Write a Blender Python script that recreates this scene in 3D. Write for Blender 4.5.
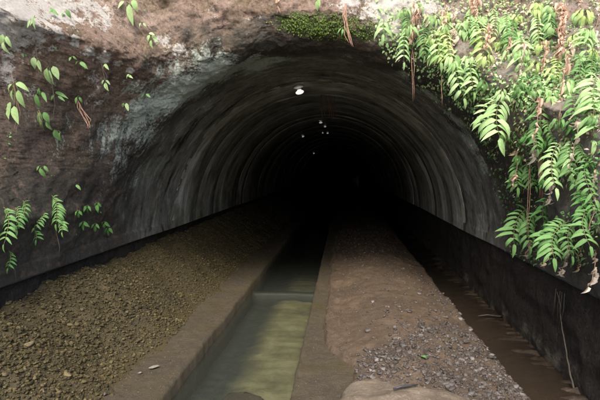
import bpy, bmesh, math, random
import numpy as np
from mathutils import Vector, Matrix, noise
from mathutils.bvhtree import BVHTree

for o in list(bpy.data.objects):
    bpy.data.objects.remove(o, do_unlink=True)
scene = bpy.context.scene
COL = scene.collection
R_ = math.radians

# ------------------------------------------------------------------ camera
CAM = Vector((0, 0, 1.8))
cam_d = bpy.data.cameras.new('camera')
cam = bpy.data.objects.new('camera', cam_d)
COL.objects.link(cam)
cam_d.sensor_width = 36
cam_d.lens = 28.8
cam_d.clip_start = 0.05
cam_d.clip_end = 2000
cam.location = CAM
cam.rotation_euler = (R_(90 - 3.8), 0, R_(5.12))
scene.camera = cam

# ------------------------------------------------------------------ sky and sun
SUN_EL, SUN_AZ = 50, 184            # azimuth clockwise from +Y: behind the camera
world = bpy.data.worlds.new('World')
scene.world = world
world.use_nodes = True
wn = world.node_tree.nodes
sky = wn.new('ShaderNodeTexSky')
sky.sky_type = 'NISHITA'
sky.sun_disc = False
sky.sun_elevation = R_(SUN_EL)
sky.sun_rotation = R_(SUN_AZ)
sky.air_density = 1.0
sky.dust_density = 4.0
sky.ozone_density = 0.6
world.node_tree.links.new(sky.outputs[0], wn['Background'].inputs[0])
wn['Background'].inputs[1].default_value = 0.12
sun_d = bpy.data.lights.new('sun', 'SUN')
sun_d.energy = 1.5
sun_d.angle = R_(25)
sun_d.color = (1.0, 0.96, 0.84)
sun = bpy.data.objects.new('sun', sun_d)
COL.objects.link(sun)
sd = Vector((math.sin(R_(SUN_AZ)) * math.cos(R_(SUN_EL)),
             math.cos(R_(SUN_AZ)) * math.cos(R_(SUN_EL)), math.sin(R_(SUN_EL))))
sun.rotation_euler = sd.to_track_quat('Z', 'Y').to_euler()
sun.location = sd * 30

vs = scene.view_settings
vs.view_transform = 'Standard'
vs.look = 'None'
vs.gamma = 1
vs.use_curve_mapping = False
vs.exposure = 1.85

random.seed(7)
rng = np.random.default_rng(7)

# ------------------------------------------------------------------ helpers
cam_mat = Matrix.LocRotScale(cam.location, cam.rotation_euler, None)
F = 480.0


def ray(px, py):
    """unit direction of the sight line through a point of the 600x400 photograph"""
    return (cam_mat.to_3x3() @ Vector(((px - 300) / F, (200 - py) / F, -1))).normalized()


def tag(o, label=None, cat=None, group=None, kind=None):
    if label: o['label'] = label
    if cat: o['category'] = cat
    if group: o['group'] = group
    if kind: o['kind'] = kind
    return o


def link(name, me, mat=None, parent=None):
    o = bpy.data.objects.new(name, me)
    COL.objects.link(o)
    if mat is not None:
        me.materials.clear()
        me.materials.append(mat)
    if parent: o.parent = parent
    return o


def empty(name, loc):
    o = bpy.data.objects.new(name, None)
    COL.objects.link(o)
    o.location = loc
    o.empty_display_size = 0.1
    return o


def mesh(name, verts, faces, smooth=True):
    me = bpy.data.meshes.new(name)
    me.from_pydata([tuple(v) for v in verts], [], faces)
    if smooth:
        me.polygons.foreach_set('use_smooth', [True] * len(me.polygons))
    me.update()
    return me


def mesh_np(name, V, Fc, smooth=False):
    """V (n,3), Fc (m,3) triangles"""
    me = bpy.data.meshes.new(name)
    n, m = len(V), len(Fc)
    me.vertices.add(n)
    me.vertices.foreach_set('co', V.astype(np.float32).ravel())
    me.loops.add(m * 3)
    me.loops.foreach_set('vertex_index', Fc.astype(np.int32).ravel())
    me.polygons.add(m)
    me.polygons.foreach_set('loop_start', np.arange(m, dtype=np.int32) * 3)
    me.polygons.foreach_set('loop_total', np.full(m, 3, dtype=np.int32))
    if smooth:
        me.polygons.foreach_set('use_smooth', np.ones(m, dtype=bool))
    me.update(calc_edges=True)
    me.validate()
    return me


def grid_faces(nu, nv):
    return [(i * nv + j, i * nv + j + 1, (i + 1) * nv + j + 1, (i + 1) * nv + j)
            for i in range(nu - 1) for j in range(nv - 1)]


def fbm(p, octv=4, s=1.0):
    return noise.fractal(Vector(p) * s, 0.7, 2.1, octv)


def sstep(a, b, x):
    t = min(1, max(0, (x - a) / (b - a)))
    return t * t * (3 - 2 * t)


def interp(x, tab):
    if x <= tab[0][0]: return tab[0][1]
    for (a, fa), (b, fb) in zip(tab, tab[1:]):
        if x <= b:
            return fa + (fb - fa) * (x - a) / (b - a)
    return tab[-1][1]


def tube(pts, rad, seg=5):
    """verts, faces of a tube along points; rad is a number or list"""
    if not isinstance(rad, (list, tuple)): rad = [rad] * len(pts)
    V, Fc = [], []
    n = len(pts)
    for i, p in enumerate(pts):
        d = (pts[min(i + 1, n - 1)] - pts[max(i - 1, 0)]).normalized()
        a = d.cross(Vector((0.3, 1, 0.1))).normalized()
        b = d.cross(a)
        for k in range(seg):
            t = 2 * math.pi * k / seg
            V.append(p + (a * math.cos(t) + b * math.sin(t)) * rad[i])
    for i in range(n - 1):
        for k in range(seg):
            k2 = (k + 1) % seg
            Fc.append((i * seg + k, i * seg + k2, (i + 1) * seg + k2, (i + 1) * seg + k))
    Fc.append(tuple(range(seg))[::-1])
    Fc.append(tuple((n - 1) * seg + k for k in range(seg)))
    return V, Fc


def bez(p0, p1, p2, n):
    return [p0 * (1 - t) ** 2 + p1 * 2 * t * (1 - t) + p2 * t * t for t in [i / (n - 1) for i in range(n)]]


# ------------------------------------------------------------------ materials
class NT:
    def __init__(self, name):
        self.m = bpy.data.materials.new(name)
        self.m.use_nodes = True
        self.t = self.m.node_tree
        self.n = self.t.nodes
        self.b = self.n['Principled BSDF']

    def l(self, a, b): self.t.links.new(a, b)

    def add(self, typ, **kw):
        x = self.n.new(typ)
        for k, v in kw.items(): setattr(x, k, v)
        return x

    def coord(self, scale=(1, 1, 1), kind='Object'):
        tc = self.add('ShaderNodeTexCoord')
        mp = self.add('ShaderNodeMapping')
        mp.inputs['Scale'].default_value = scale
        self.l(tc.outputs[kind], mp.inputs['Vector'])
        return mp.outputs[0]

    def noise(self, vec, scale, detail=6, rough=0.6, dist=0.0):
        x = self.add('ShaderNodeTexNoise')
        x.inputs['Scale'].default_value = scale
        x.inputs['Detail'].default_value = detail
        x.inputs['Roughness'].default_value = rough
        x.inputs['Distortion'].default_value = dist
        if vec is not None: self.l(vec, x.inputs['Vector'])
        return x.outputs['Fac']

    def ramp(self, fac, stops):
        x = self.add('ShaderNodeValToRGB')
        e = x.color_ramp.elements
        while len(e) < len(stops): e.new(0.5)
        for i, (p, c) in enumerate(stops):
            e[i].position = p
            e[i].color = (*c, 1) if len(c) == 3 else c
        self.l(fac, x.inputs[0])
        return x.outputs[0]

    def val(self, fac, a, b):
        """map fac a..b to 0..1, clamped"""
        x = self.add('ShaderNodeMapRange')
        x.inputs[1].default_value = a
        x.inputs[2].default_value = b
        self.l(fac, x.inputs[0])
        return x.outputs[0]

    def math(self, op, a, b):
        x = self.add('ShaderNodeMath', operation=op)
        for i, v in enumerate((a, b)):
            if isinstance(v, (int, float)): x.inputs[i].default_value = v
            else: self.l(v, x.inputs[i])
        return x.outputs[0]

    def mix(self, fac, a, b):
        x = self.add('ShaderNodeMix', data_type='RGBA')
        for i, v in ((0, fac), (6, a), (7, b)):
            if isinstance(v, (int, float)): x.inputs[i].default_value = v
            elif isinstance(v, tuple): x.inputs[i].default_value = (*v, 1)
            else: self.l(v, x.inputs[i])
        return x.outputs[2]

    def attr(self, name):
        x = self.add('ShaderNodeAttribute', attribute_name=name)
        return x.outputs['Fac']

    def bump(self, h, strength, dist=0.02, prev=None):
        x = self.add('ShaderNodeBump')
        x.inputs['Strength'].default_value = strength
        x.inputs['Distance'].default_value = dist
        self.l(h, x.inputs['Height'])
        if prev is not None: self.l(prev, x.inputs['Normal'])
        return x.outputs[0]

    def out(self, color=None, rough=None, normal=None, spec=None):
        for key, v in (('Base Color', color), ('Roughness', rough), ('Normal', normal), ('Specular IOR Level', spec)):
            if v is None: continue
            if isinstance(v, (int, float)): self.b.inputs[key].default_value = v
            elif isinstance(v, tuple): self.b.inputs[key].default_value = (*v, 1)
            else: self.l(v, self.b.inputs[key])
        return self.m


def mat_rock():
    g = NT('rock')
    c = g.coord()
    n1 = g.noise(c, 1.3, 8, 0.65)
    n2 = g.noise(c, 9, 8, 0.7)
    n3 = g.noise(c, 38, 8, 0.78)
    n4 = g.noise(c, 17, 8, 0.75, 0.5)
    col = g.ramp(n1, [(0.3, (0.14, 0.09, 0.065)), (0.5, (0.25, 0.172, 0.13)), (0.68, (0.37, 0.275, 0.225))])
    col = g.mix(g.val(n2, 0.42, 0.62), col, g.mix(0.5, col, (0.085, 0.058, 0.045)))
    # olive mould
    col = g.mix(g.math('MULTIPLY', g.val(g.noise(c, 2.3, 5, 0.6), 0.5, 0.68), 0.7), col, (0.12, 0.095, 0.045))
    col = g.mix(g.val(n3, 0.52, 0.75), col, (0.38, 0.28, 0.22))
    col = g.mix(g.math('MULTIPLY', g.val(n3, 0.48, 0.3), 0.75), col, (0.035, 0.025, 0.02))
    col = g.mix(g.math('MULTIPLY', g.val(n4, 0.46, 0.38), 0.75), col, (0.04, 0.028, 0.02))
    col = g.mix(g.math('MULTIPLY', g.val(n4, 0.56, 0.62), 0.5), col, (0.34, 0.27, 0.23))
    # black algae of the damp band
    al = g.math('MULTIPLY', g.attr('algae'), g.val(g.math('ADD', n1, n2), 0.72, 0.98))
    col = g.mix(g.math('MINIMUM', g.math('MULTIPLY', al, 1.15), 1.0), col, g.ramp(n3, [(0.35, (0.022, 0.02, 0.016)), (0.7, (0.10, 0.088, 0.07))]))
    # grey mortar
    col = g.mix(g.math('MULTIPLY', g.attr('grey'), g.val(n2, 0.35, 0.6)), col, g.ramp(n3, [(0.3, (0.14, 0.13, 0.115)), (0.7, (0.34, 0.325, 0.29))]))
    # smooth concrete of the entrance ring, stained along the arch
    uvn = g.add('ShaderNodeUVMap', uv_map='arc')
    mpu = g.add('ShaderNodeMapping')
    mpu.inputs['Scale'].default_value = (0.5, 1.6, 1)
    g.l(uvn.outputs[0], mpu.inputs['Vector'])
    stk = g.noise(mpu.outputs[0], 2.2, 9, 0.72, 0.6)
    lc = g.ramp(n2, [(0.3, (0.12, 0.117, 0.095)), (0.7, (0.28, 0.275, 0.235))])
    lc = g.mix(g.val(stk, 0.53, 0.66), lc, g.ramp(n3, [(0.3, (0.36, 0.37, 0.36)), (0.7, (0.60, 0.61, 0.60))]))
    lc = g.mix(g.val(stk, 0.47, 0.36), lc, (0.022, 0.02, 0.018))
    col = g.mix(g.attr('liner'), col, lc)
    # paler patches, and a paler line along the crest
    cs = g.coord((1, 1, 1))
    pn = g.math('ADD', g.math('MULTIPLY', n2, 0.7), g.math('MULTIPLY', n3, 0.45))
    pl = g.math('ADD', g.attr('pale'), g.math('SUBTRACT', g.math('MULTIPLY', pn, 2.6), 2.08))
    col = g.mix(g.val(pl, 0.0, 0.16), col, g.ramp(n3, [(0.3, (0.36, 0.33, 0.30)), (0.7, (0.60, 0.57, 0.53))]))
    # blue-green lichen, streaked along the arch
    mpl = g.add('ShaderNodeMapping')
    mpl.inputs['Scale'].default_value = (0.7, 1.7, 1)
    g.l(uvn.outputs[0], mpl.inputs['Vector'])
    ns = g.noise(mpl.outputs[0], 5, 9, 0.75, 0.3)
    li = g.math('ADD', g.attr('lichen'), g.math('SUBTRACT', g.math('ADD', g.math('MULTIPLY', ns, 3.0), g.math('MULTIPLY', n3, 1.5)), 2.85))
    col = g.mix(g.val(li, -0.05, 0.35), col, g.ramp(n3, [(0.3, (0.24, 0.29, 0.24)), (0.7, (0.58, 0.64, 0.57))]))
    # moss film
    mo = g.math('ADD', g.attr('moss'), g.math('SUBTRACT', g.math('ADD', g.math('MULTIPLY', n2, 1.6), g.math('MULTIPLY', n3, 1.0)), 1.95))
    col = g.mix(g.val(mo, 0.0, 0.2), col, g.ramp(n3, [(0.3, (0.02, 0.03, 0.008)), (0.7, (0.09, 0.13, 0.03))]))
    b = g.bump(n2, 0.6, 0.05)
    b = g.bump(n4, 0.8, 0.03, b)
    b = g.bump(n3, 1.0, 0.022, b)
    b = g.bump(g.noise(c, 170, 4, 0.7), 0.6, 0.005, b)
    return g.out(col, g.ramp(n2, [(0.3, (0.95,) * 3), (0.7, (0.7,) * 3)]), b, 0.3)


def mat_lining():
    g = NT('lining_concrete')
    tc = g.add('ShaderNodeUVMap', uv_map='arc')
    oi = g.add('ShaderNodeObjectInfo')
    mp = g.add('ShaderNodeMapping')
    mp.inputs['Scale'].default_value = (0.42, 1.9, 1)
    g.l(tc.outputs[0], mp.inputs['Vector'])
    cb = g.add('ShaderNodeCombineXYZ')
    g.l(g.math('MULTIPLY', oi.outputs['Random'], 37.0), cb.inputs[2])
    g.l(cb.outputs[0], mp.inputs['Location'])
    v = mp.outputs[0]
    streak = g.noise(v, 1.7, 9, 0.66, 0.5)
    c = g.coord()
    n2 = g.noise(c, 6, 7, 0.65)
    n3 = g.noise(c, 40, 6, 0.7)
    col = g.ramp(n2, [(0.3, (0.19, 0.186, 0.15)), (0.7, (0.38, 0.376, 0.32))])
    col = g.mix(g.val(streak, 0.5, 0.62), col, g.ramp(n3, [(0.3, (0.46, 0.47, 0.47)), (0.7, (0.66, 0.67, 0.68))]))
    col = g.mix(g.math('MULTIPLY', g.val(streak, 0.45, 0.36), 0.8), col, (0.04, 0.04, 0.034))
    col = g.mix(g.math('MULTIPLY', g.val(g.noise(c, 1.1, 6, 0.7), 0.5, 0.62), 0.6), col, (0.07, 0.075, 0.05))
    col = g.mix(g.math('MULTIPLY', g.math('SUBTRACT', oi.outputs['Random'], 0.4), 0.6), col, (0.035, 0.034, 0.03))
    b = g.bump(streak, 0.4, 0.015)
    b = g.bump(n3, 0.7, 0.012, b)
    return g.out(col, g.ramp(n2, [(0.3, (0.75,) * 3), (0.7, (0.38,) * 3)]), b, 0.4)


def mat_sidewall():
    g = NT('damp_side_wall')
    c = g.coord()
    n2 = g.noise(c, 5, 7, 0.65)
    n3 = g.noise(c, 38, 6, 0.7)
    dr = g.noise(g.coord((1, 2.2, 0.12)), 4.5, 6, 0.65, 0.2)
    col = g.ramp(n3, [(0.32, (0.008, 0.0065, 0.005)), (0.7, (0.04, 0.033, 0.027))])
    col = g.mix(g.math('MULTIPLY', g.val(dr, 0.58, 0.72), 0.5), col, (0.075, 0.068, 0.062))
    tc = g.add('ShaderNodeTexCoord')
    sx = g.add('ShaderNodeSeparateXYZ')
    g.l(tc.outputs['Object'], sx.inputs[0])
    low = g.math('MULTIPLY', g.val(sx.outputs[2], 0.16, 0.0), g.val(n2, 0.5, 0.62))
    col = g.mix(low, col, g.ramp(n3, [(0.3, (0.05, 0.04, 0.028)), (0.7, (0.13, 0.11, 0.085))]))
    b = g.bump(n2, 0.7, 0.05)
    b = g.bump(n3, 0.9, 0.02, b)
    return g.out(col, g.ramp(n2, [(0.3, (0.85,) * 3), (0.7, (0.55,) * 3)]), b, 0.25)


def mat_mud(name, c0, c1, c2, rough=(0.85, 0.45), sc=1.0, film=None):
    g = NT(name)
    c = g.coord()
    n1 = g.noise(c, 2.2 * sc, 7, 0.65, 0.3)
    n2 = g.noise(c, 14 * sc, 7, 0.7)
    n3 = g.noise(c, 70 * sc, 5, 0.7)
    col = g.ramp(g.math('ADD', g.math('MULTIPLY', n1, 0.6), g.math('MULTIPLY', n2, 0.4)),
                 [(0.36, c0), (0.5, c1), (0.64, c2)])
    col = g.mix(g.math('MULTIPLY', g.val(n3, 0.52, 0.72), 0.5), col, tuple(min(1, x * 1.5) for x in c2))
    if film:
        col = g.mix(g.math('MULTIPLY', g.val(g.noise(c, 1.1, 4, 0.6), 0.48, 0.62), 0.8), col, film)
    b = g.bump(n2, 0.5, 0.03)
    b = g.bump(n3, 0.6, 0.008, b)
    return g.out(col, g.ramp(n1, [(0.35, (rough[0],) * 3), (0.62, (rough[1],) * 3)]), b, 0.4)


def mat_stone(name, stops, rough=0.75):
    g = NT(name)
    c = g.coord()
    isl = g.add('ShaderNodeNewGeometry').outputs['Random Per Island']
    oi = g.add('ShaderNodeObjectInfo').outputs['Random']
    r = g.math('FRACT', g.math('ADD', isl, oi), 0)
    n3 = g.noise(c, 60, 5, 0.7)
    n1 = g.noise(c, 1.6, 5, 0.6)
    f = g.math('ADD', g.math('MULTIPLY', r, 0.7), g.math('MULTIPLY', n1, 0.45))
    col = g.ramp(f, stops)
    col = g.mix(g.math('MULTIPLY', g.val(n3, 0.5, 0.3), 0.6), col, tuple(x * 0.4 for x in stops[0][1]))
    return g.out(col, rough, g.bump(n3, 0.7, 0.008), 0.35)


def mat_water(name, tint, deep, rough=0.04, scale=9, strength=0.12, turb=0.3):
    """thin clear water sheet: refracting, slightly turbid"""
    g = NT(name)
    c = g.coord((1, 0.55, 1))
    w = g.noise(c, scale, 4, 0.55)
    bp = g.bump(w, strength, 0.02)
    gl = g.add('ShaderNodeBsdfGlossy')
    gl.inputs['Roughness'].default_value = rough
    g.l(bp, gl.inputs['Normal'])
    tr = g.add('ShaderNodeBsdfTransparent')
    tr.inputs[0].default_value = (*tint, 1)
    df = g.add('ShaderNodeBsdfDiffuse')
    df.inputs[0].default_value = (*deep, 1)
    m1 = g.add('ShaderNodeMixShader')
    m1.inputs[0].default_value = turb
    g.l(tr.outputs[0], m1.inputs[1])
    g.l(df.outputs[0], m1.inputs[2])
    fr = g.add('ShaderNodeFresnel')
    fr.inputs[0].default_value = 1.33
    g.l(bp, fr.inputs['Normal'])
    m2 = g.add('ShaderNodeMixShader')
    g.l(fr.outputs[0], m2.inputs[0])
    g.l(m1.outputs[0], m2.inputs[1])
    g.l(gl.outputs[0], m2.inputs[2])
    g.l(m2.outputs[0], g.n['Material Output'].inputs[0])
    return g.m


def mat_leaf(name, c0, c1, spot, trans=0.35, spotlim=(0.62, 0.72), rough=0.62):
    g = NT(name)
    oi = g.add('ShaderNodeObjectInfo').outputs['Random']
    isl = g.add('ShaderNodeNewGeometry').outputs['Random Per Island']
    r = g.math('FRACT', g.math('ADD', oi, isl), 0)
    c = g.coord(kind='Object')
    n = g.noise(c, 7, 5, 0.6)
    col = g.mix(r, c0, c1)
    col = g.mix(g.math('MULTIPLY', g.val(n, 0.35, 0.65), 0.35), col, tuple(min(1, x * 1.7) for x in c1))
    col = g.mix(g.val(g.noise(c, 3.1, 4, 0.6), *spotlim), col, spot)
    g.out(col, rough, g.bump(n, 0.3, 0.012), 0.25)
    tl = g.add('ShaderNodeBsdfTranslucent')
    g.l(g.mix(0.5, col, tuple(min(1, x * 1.6) for x in c1)), tl.inputs[0])
    mx = g.add('ShaderNodeMixShader')
    mx.inputs[0].default_value = trans
    g.l(g.b.outputs[0], mx.inputs[1])
    g.l(tl.outputs[0], mx.inputs[2])
    g.l(mx.outputs[0], g.n['Material Output'].inputs[0])
    return g.m


def mat_plain(name, col, rough=0.6, var=0.3, sc=30):
    g = NT(name)
    n = g.noise(g.coord(), sc, 5, 0.65)
    c = g.mix(g.val(n, 0.3, 0.7), tuple(x * (1 - var) for x in col), tuple(min(1, x * (1 + var)) for x in col))
    return g.out(c, rough, g.bump(n, 0.4, 0.006), 0.4)


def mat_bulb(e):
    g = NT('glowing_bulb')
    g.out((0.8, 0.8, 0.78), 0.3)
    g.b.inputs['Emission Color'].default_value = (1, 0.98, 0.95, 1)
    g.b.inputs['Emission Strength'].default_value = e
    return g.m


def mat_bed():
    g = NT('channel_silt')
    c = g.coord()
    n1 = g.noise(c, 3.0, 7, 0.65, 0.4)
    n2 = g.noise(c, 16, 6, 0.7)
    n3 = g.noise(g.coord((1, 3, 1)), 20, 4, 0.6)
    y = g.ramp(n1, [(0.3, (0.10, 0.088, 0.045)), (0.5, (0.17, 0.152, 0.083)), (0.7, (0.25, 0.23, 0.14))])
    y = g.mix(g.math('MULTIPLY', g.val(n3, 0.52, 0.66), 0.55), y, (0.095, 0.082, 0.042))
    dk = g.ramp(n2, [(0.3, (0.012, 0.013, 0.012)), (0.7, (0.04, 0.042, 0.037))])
    f = g.math('ADD', g.attr('bed_tone'), g.math('MULTIPLY', g.math('SUBTRACT', n1, 0.5), 0.9))
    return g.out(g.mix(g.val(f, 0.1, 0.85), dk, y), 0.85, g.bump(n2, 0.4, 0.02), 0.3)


M = {
    'rock': mat_rock(),
    'lining': mat_lining(),
    'side': mat_sidewall(),
    'ground': mat_mud('ground_soil', (0.05, 0.04, 0.03), (0.08, 0.065, 0.045), (0.12, 0.1, 0.07)),
    'bounce_apron': mat_mud('bounce_apron_concrete', (0.42, 0.40, 0.36), (0.50, 0.48, 0.44), (0.58, 0.55, 0.51)),
    'clay': mat_mud('shade_bank_clay', (0.22, 0.18, 0.13), (0.28, 0.23, 0.17), (0.34, 0.29, 0.22)),
    'berm': mat_mud('muddy_concrete', (0.025, 0.019, 0.012), (0.043, 0.034, 0.021), (0.072, 0.057, 0.037), film=(0.046, 0.038, 0.02)),
    'mud': mat_mud('brown_mud', (0.034, 0.024, 0.016), (0.061, 0.043, 0.029), (0.10, 0.073, 0.052), (0.7, 0.42)),
    'wet': mat_mud('wet_silt', (0.022, 0.016, 0.011), (0.04, 0.029, 0.02), (0.07, 0.052, 0.038), (0.4, 0.2)),
    'bank': mat_mud('bank_silt', (0.026, 0.02, 0.009), (0.042, 0.032, 0.013), (0.06, 0.046, 0.022)),
    'bed': mat_bed(),
    'gravel_l': mat_stone('olive_gravel', [(0.1, (0.013, 0.010, 0.004)), (0.5, (0.038, 0.029, 0.009)), (0.8, (0.062, 0.048, 0.017)), (1.0, (0.11, 0.088, 0.044))]),
    'gravel_r': mat_stone('grey_gravel', [(0.1, (0.024, 0.020, 0.016)), (0.5, (0.049, 0.041, 0.037)), (0.8, (0.077, 0.066, 0.062)), (1.0, (0.17, 0.153, 0.148))], 0.55),
    'grit': mat_stone('brown_grit', [(0.1, (0.025, 0.017, 0.012)), (0.5, (0.056, 0.041, 0.03)), (1.0, (0.10, 0.077, 0.059))]),
    'pale_stone': mat_stone('pale_stone', [(0.1, (0.11, 0.096, 0.075)), (1.0, (0.19, 0.17, 0.14))]),
    'buff_stone': mat_stone('buff_stone', [(0.1, (0.09, 0.072, 0.034)), (1.0, (0.14, 0.115, 0.06))]),
    'water': mat_water('channel_water', (0.76, 0.79, 0.73), (0.10, 0.108, 0.095), 0.05, 11, 0.35, 0.13),
    'ditch_water': mat_water('ditch_water', (0.58, 0.50, 0.42), (0.066, 0.051, 0.038), 0.05, 13, 0.6),
    'leaf_b': mat_leaf('daylit_leaf', (0.18, 0.33, 0.11), (0.40, 0.55, 0.28), (0.42, 0.36, 0.18), 0.45, (0.56, 0.72)),  # washed-out daylight on the upper leaves is put into this colour
    'leaf_y': mat_leaf('yellow_green_leaf', (0.27, 0.39, 0.13), (0.46, 0.56, 0.25), (0.5, 0.40, 0.22), 0.45, (0.56, 0.72)),  # paleness from strong daylight is part of this colour too
    'leaf_m': mat_leaf('mid_leaf', (0.07, 0.155, 0.05), (0.13, 0.26, 0.09), (0.26, 0.20, 0.09), 0.35, (0.56, 0.7)),
    'leaf_d': mat_leaf('dark_leaf', (0.04, 0.12, 0.03), (0.08, 0.20, 0.05), (0.18, 0.14, 0.05), 0.3, (0.64, 0.76)),
    'moss': mat_leaf('moss_leaf', (0.045, 0.075, 0.015), (0.10, 0.15, 0.03), (0.14, 0.11, 0.05), 0.2, (0.6, 0.75), 0.8),
    'dead': mat_leaf('dead_leaf', (0.38, 0.25, 0.18), (0.62, 0.45, 0.35), (0.62, 0.50, 0.40), 0.3, (0.5, 0.7), 0.8),
    'dead_pale': mat_leaf('pale_dead_leaf', (0.5, 0.42, 0.34), (0.62, 0.54, 0.46), (0.4, 0.3, 0.22), 0.3, (0.6, 0.75), 0.8),
    'stem': mat_plain('green_stem', (0.12, 0.14, 0.05)),
    'root': mat_plain('brown_root', (0.27, 0.16, 0.11)),
    'root_pale': mat_plain('pale_root', (0.055, 0.044, 0.033)),
    'stick': mat_plain('wet_stick', (0.16, 0.13, 0.10)),
    'porcelain': mat_plain('white_porcelain', (0.78, 0.78, 0.76), 0.25, 0.05),
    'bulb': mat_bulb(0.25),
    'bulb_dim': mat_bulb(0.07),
    'rust': mat_plain('rusty_iron', (0.16, 0.075, 0.045), 0.8),
    'sack': mat_mud('muddy_sacking', (0.065, 0.05, 0.036), (0.11, 0.088, 0.066), (0.165, 0.137, 0.108), (0.6, 0.35), 0.6),
    'slate': mat_plain('dark_wet_wood', (0.03, 0.03, 0.032), 0.5),
}

# ------------------------------------------------------------------ dimensions
CX, SPR, RAD = -0.45, 0.80, 2.40          # arch centre, springing height, radius
Y_MOUTH, Y_RING, Y_END = 5.85, 7.75, 62.0
WALL = 0.06                               # how far the side walls stand back under the lining

# ------------------------------------------------------------------ ground, added shade bank and bounce slab
gs = [(-300, -300), (300, -300), (300, 400), (-300, 400)]
tag(link('ground', mesh('ground', [(x, y, -0.55) for x, y in gs], [(0, 1, 2, 3)]), M['ground']), kind='structure')

V = []  # added bank behind the camera, unseen, holds low sky off the floor
bx = np.linspace(-40, 40, 41)
by = np.linspace(-9, -40, 24)
for x in bx:
    for yy in by:
        V.append((x, yy, -0.56 + 7.5 * sstep(-9, -18, yy) + 0.6 * fbm((x, yy, 0), 3, 0.25) * sstep(-9, -14, yy)))
tag(link('added_shade_bank', mesh('added_shade_bank', V, grid_faces(41, 24)), M['clay']), kind='structure')

V = []  # added pale slab out of view, bounces light onto soffit and lining
ax, ay = np.linspace(-3.2, 2.3, 23), np.linspace(-9.5, 1.0, 43)
for x in ax:
    for yy in ay:
        V.append((x, yy, 0.01 * fbm((x, yy, 0), 3, 1.0)))
    V.append((x, 1.0, -0.56))
tag(link('added_bounce_apron', mesh('added_bounce_apron', V, grid_faces(23, 44)), M['bounce_apron']), kind='structure')

# ------------------------------------------------------------------ rock portal
L_LEFT = [(0, 0), (30, 0.0), (38, 0.35), (45, 1.5), (53, 3.6), (65, 6.5), (78, 9.5), (90, 11.5)]
L_RIGHT = [(0, 0), (30, 0.0), (42, 0.3), (55, 1.1), (65, 2.2), (76, 4.5), (84, 8.0), (90, 11.5)]


def rock_pt(phi, v):
    """phi degrees (0 right springing, 180 left), v: -1..0 inside the mouth, 0..1 soffit, 1..2 face, >2 hill"""
    d = abs(phi - 90)
    L = interp(d, L_LEFT if phi > 90 else L_RIGHT)
    fl = (0.85 if phi > 90 else 0.62) * max(0.0, 1 - (d / 77) ** 2.0)
    lip = 0.34 * max(0, 1 - L / 1.2)
    left = sstep(100, 128, phi)
    r, y = RAD, Y_MOUTH
    if v < 0:
        y += -v * (Y_RING + 0.12 - Y_MOUTH)
        r += 0.05 * sstep(-1, 0, v) - 0.015
    else:
        s = min(v, 1)
        r += 0.05 - 0.015 + fl * L * s + lip * s * s
        y -= L * s + lip * (1 - (1 - s) ** 2)
    if v > 1:
        t = (v - 1) * 6.5
        r += t
        y += (0.28 * (1 - left) - 0.30 * left) * min(t, 2.0) * math.cos(R_(d)) + 0.28 * max(0, t - 2.0) * math.cos(R_(d))
    if v > 2:
        y += (v - 2) * 60 * math.cos(R_(d))
        r += (v - 2) * 30
    a = R_(phi)
    return Vector((CX + r * math.cos(a), y, SPR + r * math.sin(a)))


PHIS = list(np.concatenate([np.arange(0, 30, .4), np.arange(30, 60, .25), np.arange(60, 120, .4), np.arange(120, 158, .12), np.arange(158, 180, .4), [180.0]]))
NPHI = len(PHIS)
vrows = list(np.linspace(-1, 0, 44)) + list((np.linspace(0, 1, 130)[1:]) ** 1.7) + [1 + t for t in (np.linspace(0, 1, 90)[1:] ** 1.6)] + [2.2, 2.6, 3.2]
RV = []
for i in range(NPHI):
    phi = float(PHIS[i])
    for v in vrows:
        p = rock_pt(phi, v)
        a = R_(phi)
        edge = min(1, min(phi, 180 - phi) / 8 + 0.3)
        inner = 0.12 + 0.88 * sstep(-0.75, 0.25, v)
        rad = Vector((math.cos(a), 0, math.sin(a)))
        n = (rad * (1.0 if v < 1 else 0.25) + Vector((0, 1.0 if v > 0.5 else 0.35, 0)) * (0.3 + 0.7 * sstep(0, 1, v))).normalized()
        big = fbm(p, 3, 0.7) * 0.09
        mid = fbm(p + Vector((9, 2, 4)), 5, 2.2) * 0.055
        rid = abs(noise.noise(p * 2.1)) * 0.06
        fine = fbm(p + Vector((3, 7, 1)), 4, 7) * 0.028 - 0.022 * sstep(0.05, 0.35, noise.noise(p * 5.5)) * edge
        rel = 0.45 + 0.55 * sstep(0.6, 1.2, v)          # the soffit is worn smoother than the face
        rel *= 0.5 + 0.5 * sstep(15, 50, min(phi, 180 - phi))
        h = (big * (0.3 + 0.7 * edge) + (mid - rid) * edge * rel) * inner + fine * (0.3 + 0.7 * inner) * (0.35 + 0.65 * rel)
        if min(phi, 180 - phi) < 3: h = min(h, 0.0) - 0.01
        if v > 2: h = fbm(p, 3, 0.2) * 1.2
        RV.append(p + n * h)
rock_faces = grid_faces(NPHI, len(vrows))
rock_me = mesh('rock_face', RV, rock_faces)
bvh = BVHTree.FromPolygons(RV, rock_faces)


def hit(px, py, tree=None):
    loc, nor, idx, dist = (tree or bvh).ray_cast(CAM, ray(px, py))
    if loc is None: return None, None
    if nor.dot(ray(px, py)) > 0: nor = -nor
    return loc, nor


# stains and paler areas, each a patch lying on the rock round a point
def patch(spec):
    return [(hit(px, py)[0], r, w) for px, py, r, w in spec if hit(px, py)[0] is not None]


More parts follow.
